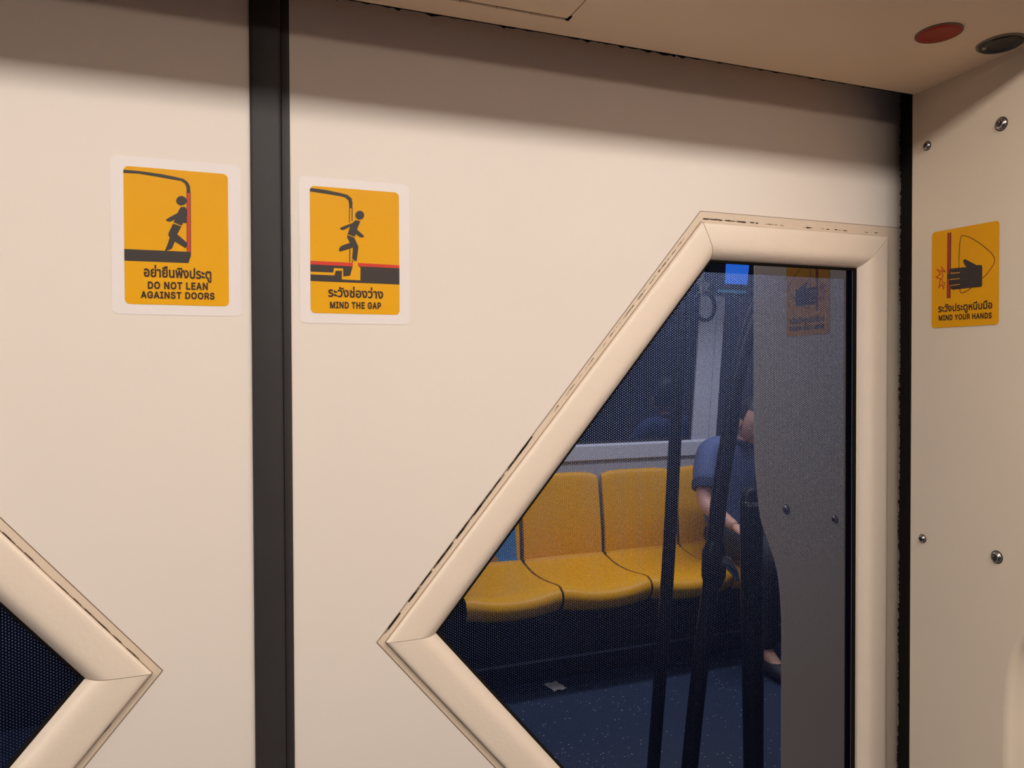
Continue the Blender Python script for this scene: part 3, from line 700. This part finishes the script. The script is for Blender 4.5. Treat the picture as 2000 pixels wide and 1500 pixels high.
seat_patch('figure_robe', [[(-.05,9.55),(.5,9.7),(.52,11.2),(.46,12.6),(.25,13.2),(.02,12.6),(-.08,11.2)]], 'robe', t, .006)
seat_patch('figure_head', [[(.28+.27*math.cos(a*.5236),14.0+.95*math.sin(a*.5236)) for a in range(12)]], 'face', t, .007)
seat_patch('figure_hair', [[(.0,14.3),(.06,15.1),(.28,15.5),(.48,15.1),(.54,14.5),(.40,14.8),(.15,14.6)]], 'hair', t, .008)

# paper scrap on the floor
g = MB(); c = (1.452,-2.435); rows = []
for i in range(6):
    rows.append([(c[0] - .034 + .068*j/5 + .014*(i/5), c[1] - .045 + .09*i/5 - .006*j/5, .003 + .007*abs(math.sin(i*1.3+j*.9))) for j in range(6)])
g.grid(rows); tag(g.build('paper_scrap', M['paper'], smooth=60), 'small white paper scrap lying on the floor before the bench', 'paper')

# grab poles
def pole(name, label, path, r, extra=None):
    t = empty(name, path[-1]); tag(t, label, 'pole')
    g = MB(); g.tube(smooth_path([Vector(p) for p in path], 8), r, 24); g.build('pole_tube', M['pole'], t, smooth=40)
    return t
p1 = pole('grab_pole', 'slim dark pole standing in front of the yellow seats', [(1.428,-1.40,2.055),(1.4167,-1.384,1.705),(1.386,-1.384,1.20),(1.3535,-1.384,.712),(1.304,-1.384,.145),(1.296,-1.384,.0)], .0205)
br = [(1.6037,1.83),(1.6010,1.775),(1.5932,1.7191),(1.6207,1.7008),(1.5891,1.6628),(1.5828,1.6924),(1.5660,1.7128),(1.5743,1.7971),(1.5760,1.83)]
g = MB(); g.prism([(x,-1.534,z) for x, z in br], [(x,-1.524,z) for x, z in br])
g.tube([(1.588,-1.529,1.81),(1.588,-1.529,2.10)], .008, 10); bk = g.build('hanging_bracket', M['white']); tag(bk, 'pale arrow-shaped bracket hanging beside the top of the slim pole', 'bracket')
p2 = pole('grab_pole', 'thick bowed dark pole with a metal clamp, in front of the seated person', P2, .0205)
g = MB(); c = Vector(P2C)
g.tube([c + Vector((-.006,.0,-.055)), c + Vector((-.002,0,-.03)), c + Vector((.0,0,.03)), c + Vector((.004,0,.055))], [.022,.030,.030,.022], 20); g.build('clamp_sleeve', M['pole'], p2, smooth=40)
g = MB(); g.tube([c + Vector((.0,.020,.014)), c + Vector((.022,.022,.006)), c + Vector((.050,.015,-.022)), c + Vector((.062,.01,-.045))], [.015,.014,.010,.006], 14); g.build('clamp_lever', M['chrome'], p2, smooth=40)
p3 = empty('screen_post', P3); tag(p3, 'stout black post with a rounded top beside the return panel', 'post')
g = MB(); a = Vector(P3); g.tube([a + Vector((.012,0,-a.z)), a + Vector((.008,0,-.7)), a + Vector((.003,0,-.2)), a + Vector((0,0,-.03)), a + Vector((0,0,-.012)), a + Vector((0,0,-.003)), a], [.0165,.0175,.0215,.0215,.019,.012,.002], 24); g.build('post_tube', M['pole'], p3, smooth=50)
g = MB(); g.lathe([(.0218,-.034),(.0222,-.032),(.0222,-.028),(.0218,-.026)], a, (0,0,1), 24); g.build('post_ring', M['chrome'], p3, smooth=40)
# hanging strap
t = empty('hanging_strap', (1.83,-1.83,2.05)); tag(t, 'black hanging strap with a ring handle near the pale pillar', 'strap')
HS = Vector((1.820,-1.834,1.655))
g = MB(); g.box((HS.x-.012,HS.y-.003,HS.z+.09),(HS.x+.012,HS.y+.003,2.055)); g.build('strap_band', M['dark'], t)
g = MB(); g.tube([HS + Vector((.045*math.sin(k*math.pi/12), 0, .0+.055*math.cos(k*math.pi/12))) for k in range(25)], .0085, 12, cap=False); g.build('ring_handle', M['dark'], t, smooth=40)
# blue display over the far window
t = empty('display_screen', (2.70,-2.77,1.90)); tag(t, 'bright blue display screen above the far window', 'screen')
g = MB(); g.box((2.475,-2.80,1.803),(2.86,-2.7562,2.03)); g.build('display_case', M['dark'], t, bevel=.005)
g = MB(); g.prism([(2.6045,-2.756,1.8615),(2.747,-2.756,1.8615),(2.762,-2.756,1.975),(2.612,-2.756,1.975)], [(2.6045,-2.7535,1.8615),(2.747,-2.7535,1.8615),(2.762,-2.7535,1.975),(2.612,-2.7535,1.975)]); g.build('lit_screen', M['screen'], t)
g = MB(); g.box((2.559,-2.756,1.8145),(2.7436,-2.7535,1.8300)); g.build('teal_light_bar', M['teal'], t)

# ---------------------------------------------------------------- seated person in blue
def skin_mesh(verts, edges, root=0, sub=2):
    me = bpy.data.meshes.new('skin'); me.from_pydata([v[0] for v in verts], edges, [])
    o = bpy.data.objects.new('skin', me); COL.objects.link(o)
    md = o.modifiers.new('s', 'SKIN'); md.use_smooth_shade = True
    for i, v in enumerate(verts):
        r = v[1] if isinstance(v[1], tuple) else (v[1], v[1]); me.skin_vertices[0].data[i].radius = r
        me.skin_vertices[0].data[i].use_root = (i == root)
    sd = o.modifiers.new('d', 'SUBSURF'); sd.levels = sub; sd.render_levels = sub
    dg = bpy.context.evaluated_depsgraph_get(); out = bpy.data.meshes.new_from_object(o.evaluated_get(dg))
    bpy.data.objects.remove(o); return out
def chain(pts): return pts, [(i, i+1) for i in range(len(pts)-1)]
def join(name, meshes, mt, parent):
    bm = bmesh.new()
    for m in meshes: bm.from_mesh(m)
    me = bpy.data.meshes.new(name); bm.to_mesh(me); bm.free()
    for p in me.polygons: p.use_smooth = True
    return link(name, me, M[mt], parent)
px = 2.555
person = empty('person', (px,-2.62,.46)); tag(person, 'person in a blue short-sleeved shirt and dark trousers sitting on a yellow seat', 'person')
V_ = []; E_ = []
def add(pts, start=None):
    ids = []
    for p in pts:
        V_.append(p); i = len(V_)-1
        if ids: E_.append((ids[-1], i))
        elif start is not None: E_.append((start, i))
        ids.append(i)
    return ids
sp = add([((px,-2.64,.560),(.105,.080)),((px,-2.645,.68),(.105,.080)),((px,-2.635,.83),(.115,.080)),((px,-2.60,.965),(.105,.062)),((px,-2.565,1.050),.058),((px+.005,-2.53,1.090),.050)])
meshes = []
J = {}
for s in (-1, 1):
    sh = (px+s*.165,-2.610,1.010); el = (px+s*.245,-2.52,.745); wr = (px+s*.225,-2.300,.672)
    if s > 0: wr = (px+.10,-2.33,.660); el = (px+.235,-2.50,.745)
    add([((px+s*.10,-2.60,1.000),.052),(sh,.056),((px+s*.205,-2.57,.88),.049),(el,.041),
         (tuple(Vector(el).lerp(Vector(wr),.4)),.038),(tuple(Vector(el).lerp(Vector(wr),.85)),.028),(wr,.024)], sp[3])
    J[s] = (sh, el, wr)
    hip = (px+s*.09,-2.60,.555); kn = (px+s*.125,-2.195,.560); an = (px+s*.12,-2.215,.10)
    add([(hip,.070),((px+s*.105,-2.42,.565),.070),(kn,.056),((px+s*.122,-2.215,.38),.052),((px+s*.12,-2.225,.20),.040),(an,.034),((px+s*.125,-2.13,.045),.034),((px+s*.13,-2.05,.035),.028)], sp[0])
body = [skin_mesh(V_, E_)]
# hands: palm plus five bent fingers
for s in (-1, 1):
    wr = Vector(J[s][2]); f = (wr - Vector(J[s][1])).normalized(); side = Vector((1,0,0)); side = (side - f*side.dot(f)).normalized(); dn = f.cross(side); dn = dn if dn.z < 0 else -dn
    pv, pe = chain([(tuple(wr - f*.02),.022),(tuple(wr + f*.025),(.034,.016)),(tuple(wr + f*.070),(.040,.014)),(tuple(wr + f*.085),(.038,.012))]); body.append(skin_mesh(pv, pe))
    for k, (o, l) in enumerate(((-.028,.060),(-.010,.070),(.010,.066),(.028,.052))):
        b = wr + f*.075 + side*o
        pv, pe = chain([(tuple(b),.0095),(tuple(b + f*l*.45 + dn*.006 + side*o*.15),.0090),(tuple(b + f*l*.75 + dn*.022 + side*o*.2),.0083),(tuple(b + f*l*.88 + dn*.040 + side*o*.2),.0072)]); body.append(skin_mesh(pv, pe))
    th = -s
    b = wr + f*.022 + side*(th*.024)
    pv, pe = chain([(tuple(b),.013),(tuple(b + f*.022 + side*th*.020 + dn*.006),.0115),(tuple(b + f*.048 + side*th*.028 + dn*.014),.0098),(tuple(b + f*.064 + side*th*.026 + dn*.020),.0080)]); body.append(skin_mesh(pv, pe))
# head
hc = Vector((px+.012,-2.475,1.150))
tilt = Matrix.Rotation(math.radians(-20), 3, 'X')
def head_pt(v): return hc + tilt @ Vector(v)
def head_mesh():
    bm = bmesh.new(); bmesh.ops.create_uvsphere(bm, u_segments=40, v_segments=28, radius=1)
    for v in bm.verts:
        x, y, z = v.co; wx = .073 * (1 - .22*max(0,-z)**1.5); 
        yy = y*.093; zz = z*.115
        if y > 0 and z < 0: yy *= 1 - .10*abs(z)
        if y > 0: yy *= 1 - .06*(1-abs(z))
        # brow, eye sockets, nose, lips, chin
        if y > .3:
            g = lambda cx, cz, sx_, sz_: math.exp(-((x-cx)/sx_)**2 - ((z-cz)/sz_)**2)
            yy += .022*g(0,-.20,.13,.15) + .012*g(0,.0,.10,.20) - .010*g(.38,.06,.18,.12) - .010*g(-.38,.06,.18,.12) + .006*g(0,.22,.5,.10) + .007*g(0,-.50,.25,.08) + .012*g(0,-.84,.28,.14)
        v.co = head_pt((x*wx, yy, zz))
    for s in (-1, 1):
        r = bmesh.ops.create_uvsphere(bm, u_segments=14, v_segments=10, radius=1)
        for v in r['verts']: v.co = head_pt((s*(.072 + .010*v.co.x*s), -.006 + .018*v.co.y, -.006 + .031*v.co.z))
    me = bpy.data.meshes.new('h'); bm.to_mesh(me); bm.free(); return me
body.append(head_mesh())
pv, pe = chain([((px+.004,-2.55,1.04),.052),(tuple(hc + Vector((0,-.03,-.07))),.052)]); body.append(skin_mesh(pv, pe))
join('body', body, 'skin', person)
bm = bmesh.new(); bmesh.ops.create_uvsphere(bm, u_segments=40, v_segments=28, radius=1)
dele = []
for v in bm.verts:
    x, y, z = v.co
    if z < -.45 or (y > .25 and z < .42 + .2*abs(x)) or (y > -.05 and z < .05): dele.append(v)
    n = 1 + .03*math.sin(x*23)*math.sin(z*19+y*17)
    v.co = head_pt((x*.081*n, y*.102*n - .003, z*.123*n + .003))
bmesh.ops.delete(bm, geom=dele, context='VERTS'); me = bpy.data.meshes.new('hair'); bm.to_mesh(me); bm.free()
for p in me.polygons: p.use_smooth = True
link('hair', me, M['hair'], person)
for s in (-1, 1):
    g = MB(); g.lathe([(.0005,-.010),(.008,-.005),(.0100,.0),(.0078,.0055),(.0005,.0078)], head_pt((s*.029,.0745,.008)), (0,1,0), 14); e = g.build('eye', M['eye'], person, smooth=60)
    g = MB(); g.lathe([(.0056,.0064),(.003,.0082),(.0003,.0086)], head_pt((s*.029,.0745,.008)), (0,1,0), 12); g.build('iris', M['hair'], e, smooth=60)
    g = MB(); g.tube([head_pt((s*.017,.0815,.010)), head_pt((s*.023,.0835,.0140)), head_pt((s*.031,.0825,.0145)), head_pt((s*.039,.0785,.0100))], [.0028,.0044,.0044,.0028], 10); g.build('eyelid', M['skin'], person, smooth=60)
    g = MB(); g.tube([head_pt((s*.014,.090,.028)), head_pt((s*.030,.089,.033)), head_pt((s*.046,.080,.027))], [.002,.003,.0015], 8); g.build('eyebrow', M['hair'], person, smooth=60)
g = MB(); g.tube([head_pt((-.022,.082,-.058)), head_pt((-.008,.0895,-.056)), head_pt((.008,.0895,-.056)), head_pt((.022,.082,-.058))], [.002,.005,.005,.002], 10); g.build('lips', M['lip'], person, smooth=60)
# clothes follow the body
cl = [((px,-2.638,.560),(.172,.128)),((px,-2.645,.68),(.146,.116)),((px,-2.632,.83),(.158,.118)),((px,-2.608,.965),(.160,.110)),((px,-2.575,1.040),.066)]
sv = list(cl); se = [(0,1),(1,2),(2,3),(3,4)]
for s in (-1, 1):
    n = len(sv); sh, el, wr = J[s]; up_ = Vector((px+s*.205,-2.57,.88)); 
    sv += [((px+s*.10,-2.605,1.008),.082),(sh,.074),(tuple(up_),.068),(tuple(up_.lerp(Vector(el),.35)),.066)]
    se += [(3,n),(n,n+1),(n+1,n+2),(n+2,n+3)]
shirt = join('shirt', [skin_mesh(sv, se)], 'shirt', person)
for s in (-1, 1):
    sh, el, wr = J[s]; up_ = Vector((px+s*.205,-2.57,.88)); a = up_.lerp(Vector(el),.20); b = up_.lerp(Vector(el),.47)
    g = MB(); g.tube([a, a.lerp(b,.5), b], [.0655,.0665,.0650], 24); g.build('sleeve_cuff', M['cuff'], shirt, smooth=40)
g = MB(); g.tube([Vector((px+.066*math.cos(k*math.pi/12), -2.568+.058*math.sin(k*math.pi/12)+.01, 1.063-.022*math.sin(k*math.pi/12))) for k in range(25)], .011, 10, cap=False); g.build('collar', M['cuff'], shirt, smooth=60)
tm = []
pv, pe = chain([((px,-2.635,.505),(.150,.108)),((px,-2.640,.560),(.166,.118)),((px,-2.645,.640),(.150,.112))]); tm.append(skin_mesh(pv, pe))
for s in (-1, 1):
    pv, pe = chain([((px+s*.075,-2.66,.556),.085),((px+s*.09,-2.58,.556),.098),((px+s*.105,-2.42,.563),.093),((px+s*.125,-2.205,.560),.076),((px+s*.123,-2.200,.47),.074),((px+s*.122,-2.212,.36),.070),((px+s*.12,-2.225,.20),.060),((px+s*.12,-2.222,.095),.056)]); tm.append(skin_mesh(pv, pe))
join('trousers', tm, 'trouser', person)
for s in (-1, 1):
    pv, pe = chain([((px+s*.12,-2.255,.045),(.042,.040)),((px+s*.122,-2.18,.048),(.046,.044)),((px+s*.127,-2.08,.038),(.048,.034)),((px+s*.13,-2.01,.032),(.036,.028))])
    join('shoe', [skin_mesh(pv, pe)], 'shoe', person)
bpy.context.view_layer.update()
for o in SC.objects:                                                   # the far side sits 47 mm further
    if o.parent is None and o.name not in NEAR: o.location.y -= .047

# ---------------------------------------------------------------- ceiling lights, added seat fill, world, camera
for i, y in enumerate((LY1, LY2)):
    t = empty('ceiling_light', (.6,y,CEIL_Z)); tag(t, ('long lit ceiling lamp over the near side of the aisle', 'long lit ceiling lamp over the far seats')[i], 'light', 'strip lights in the train ceiling')
    g = MB(); g.box((LX0[i]-.05,y-.055,LZ[i]+.030),((LX1, 3.5)[i]+.05,y+.055,CEIL_Z)); g.build('lamp_housing', M['white'], t)
    pr = [(y+.040*math.cos(math.pi*k/8), LZ[i]+.030-(.014,.030)[i]*math.sin(math.pi*k/8)) for k in range(9)]
    g = MB(); g.grid([[(LX0[i],a,b) for a, b in pr],[((LX1, 3.45)[i],a,b) for a, b in pr]]); g.build('lamp_diffuser', M['lamp' if i == 0 else 'lamp2'], t, smooth=60)
lt = bpy.data.lights.new('added_seat_fill', 'AREA'); lo = bpy.data.objects.new('added_seat_fill', lt); COL.objects.link(lo)  # added fill without a fixture: brightens the reflected seats and far wall, not the doors
lt.shape = 'RECTANGLE'; lt.size = 2.6; lt.size_y = .10; lt.energy = SEATW; lt.color = (1,.97,.95); lt.spread = math.radians(120); lo.location = (1.9, -2.30, 2.0)
W_ = bpy.data.worlds.new('dim_surroundings'); SC.world = W_; W_.use_nodes = True
W_.node_tree.nodes['Background'].inputs[0].default_value = (*WORLD_C,1); W_.node_tree.nodes['Background'].inputs[1].default_value = WORLD

cam = bpy.data.cameras.new('camera'); co = bpy.data.objects.new('camera', cam); COL.objects.link(co); SC.camera = co
yaw, pit, rol = .388951, .016831, -.0033054
fw = Vector((math.sin(yaw)*math.cos(pit), math.cos(yaw)*math.cos(pit), -math.sin(pit))); r0 = Vector((math.cos(yaw), -math.sin(yaw), 0)); u0 = r0.cross(fw)
rt = r0*math.cos(rol) + u0*math.sin(rol); up = -r0*math.sin(rol) + u0*math.cos(rol)
co.matrix_world = Matrix(((rt.x,up.x,-fw.x,-.07901),(rt.y,up.y,-fw.y,-.75628),(rt.z,up.z,-fw.z,1.408),(0,0,0,1)))
cam.sensor_width = 36; cam.lens = 1596.756/2000*36; cam.clip_start = .01
SC.view_settings.view_transform = 'Standard'; SC.view_settings.look = 'None'; SC.view_settings.exposure = EXPO
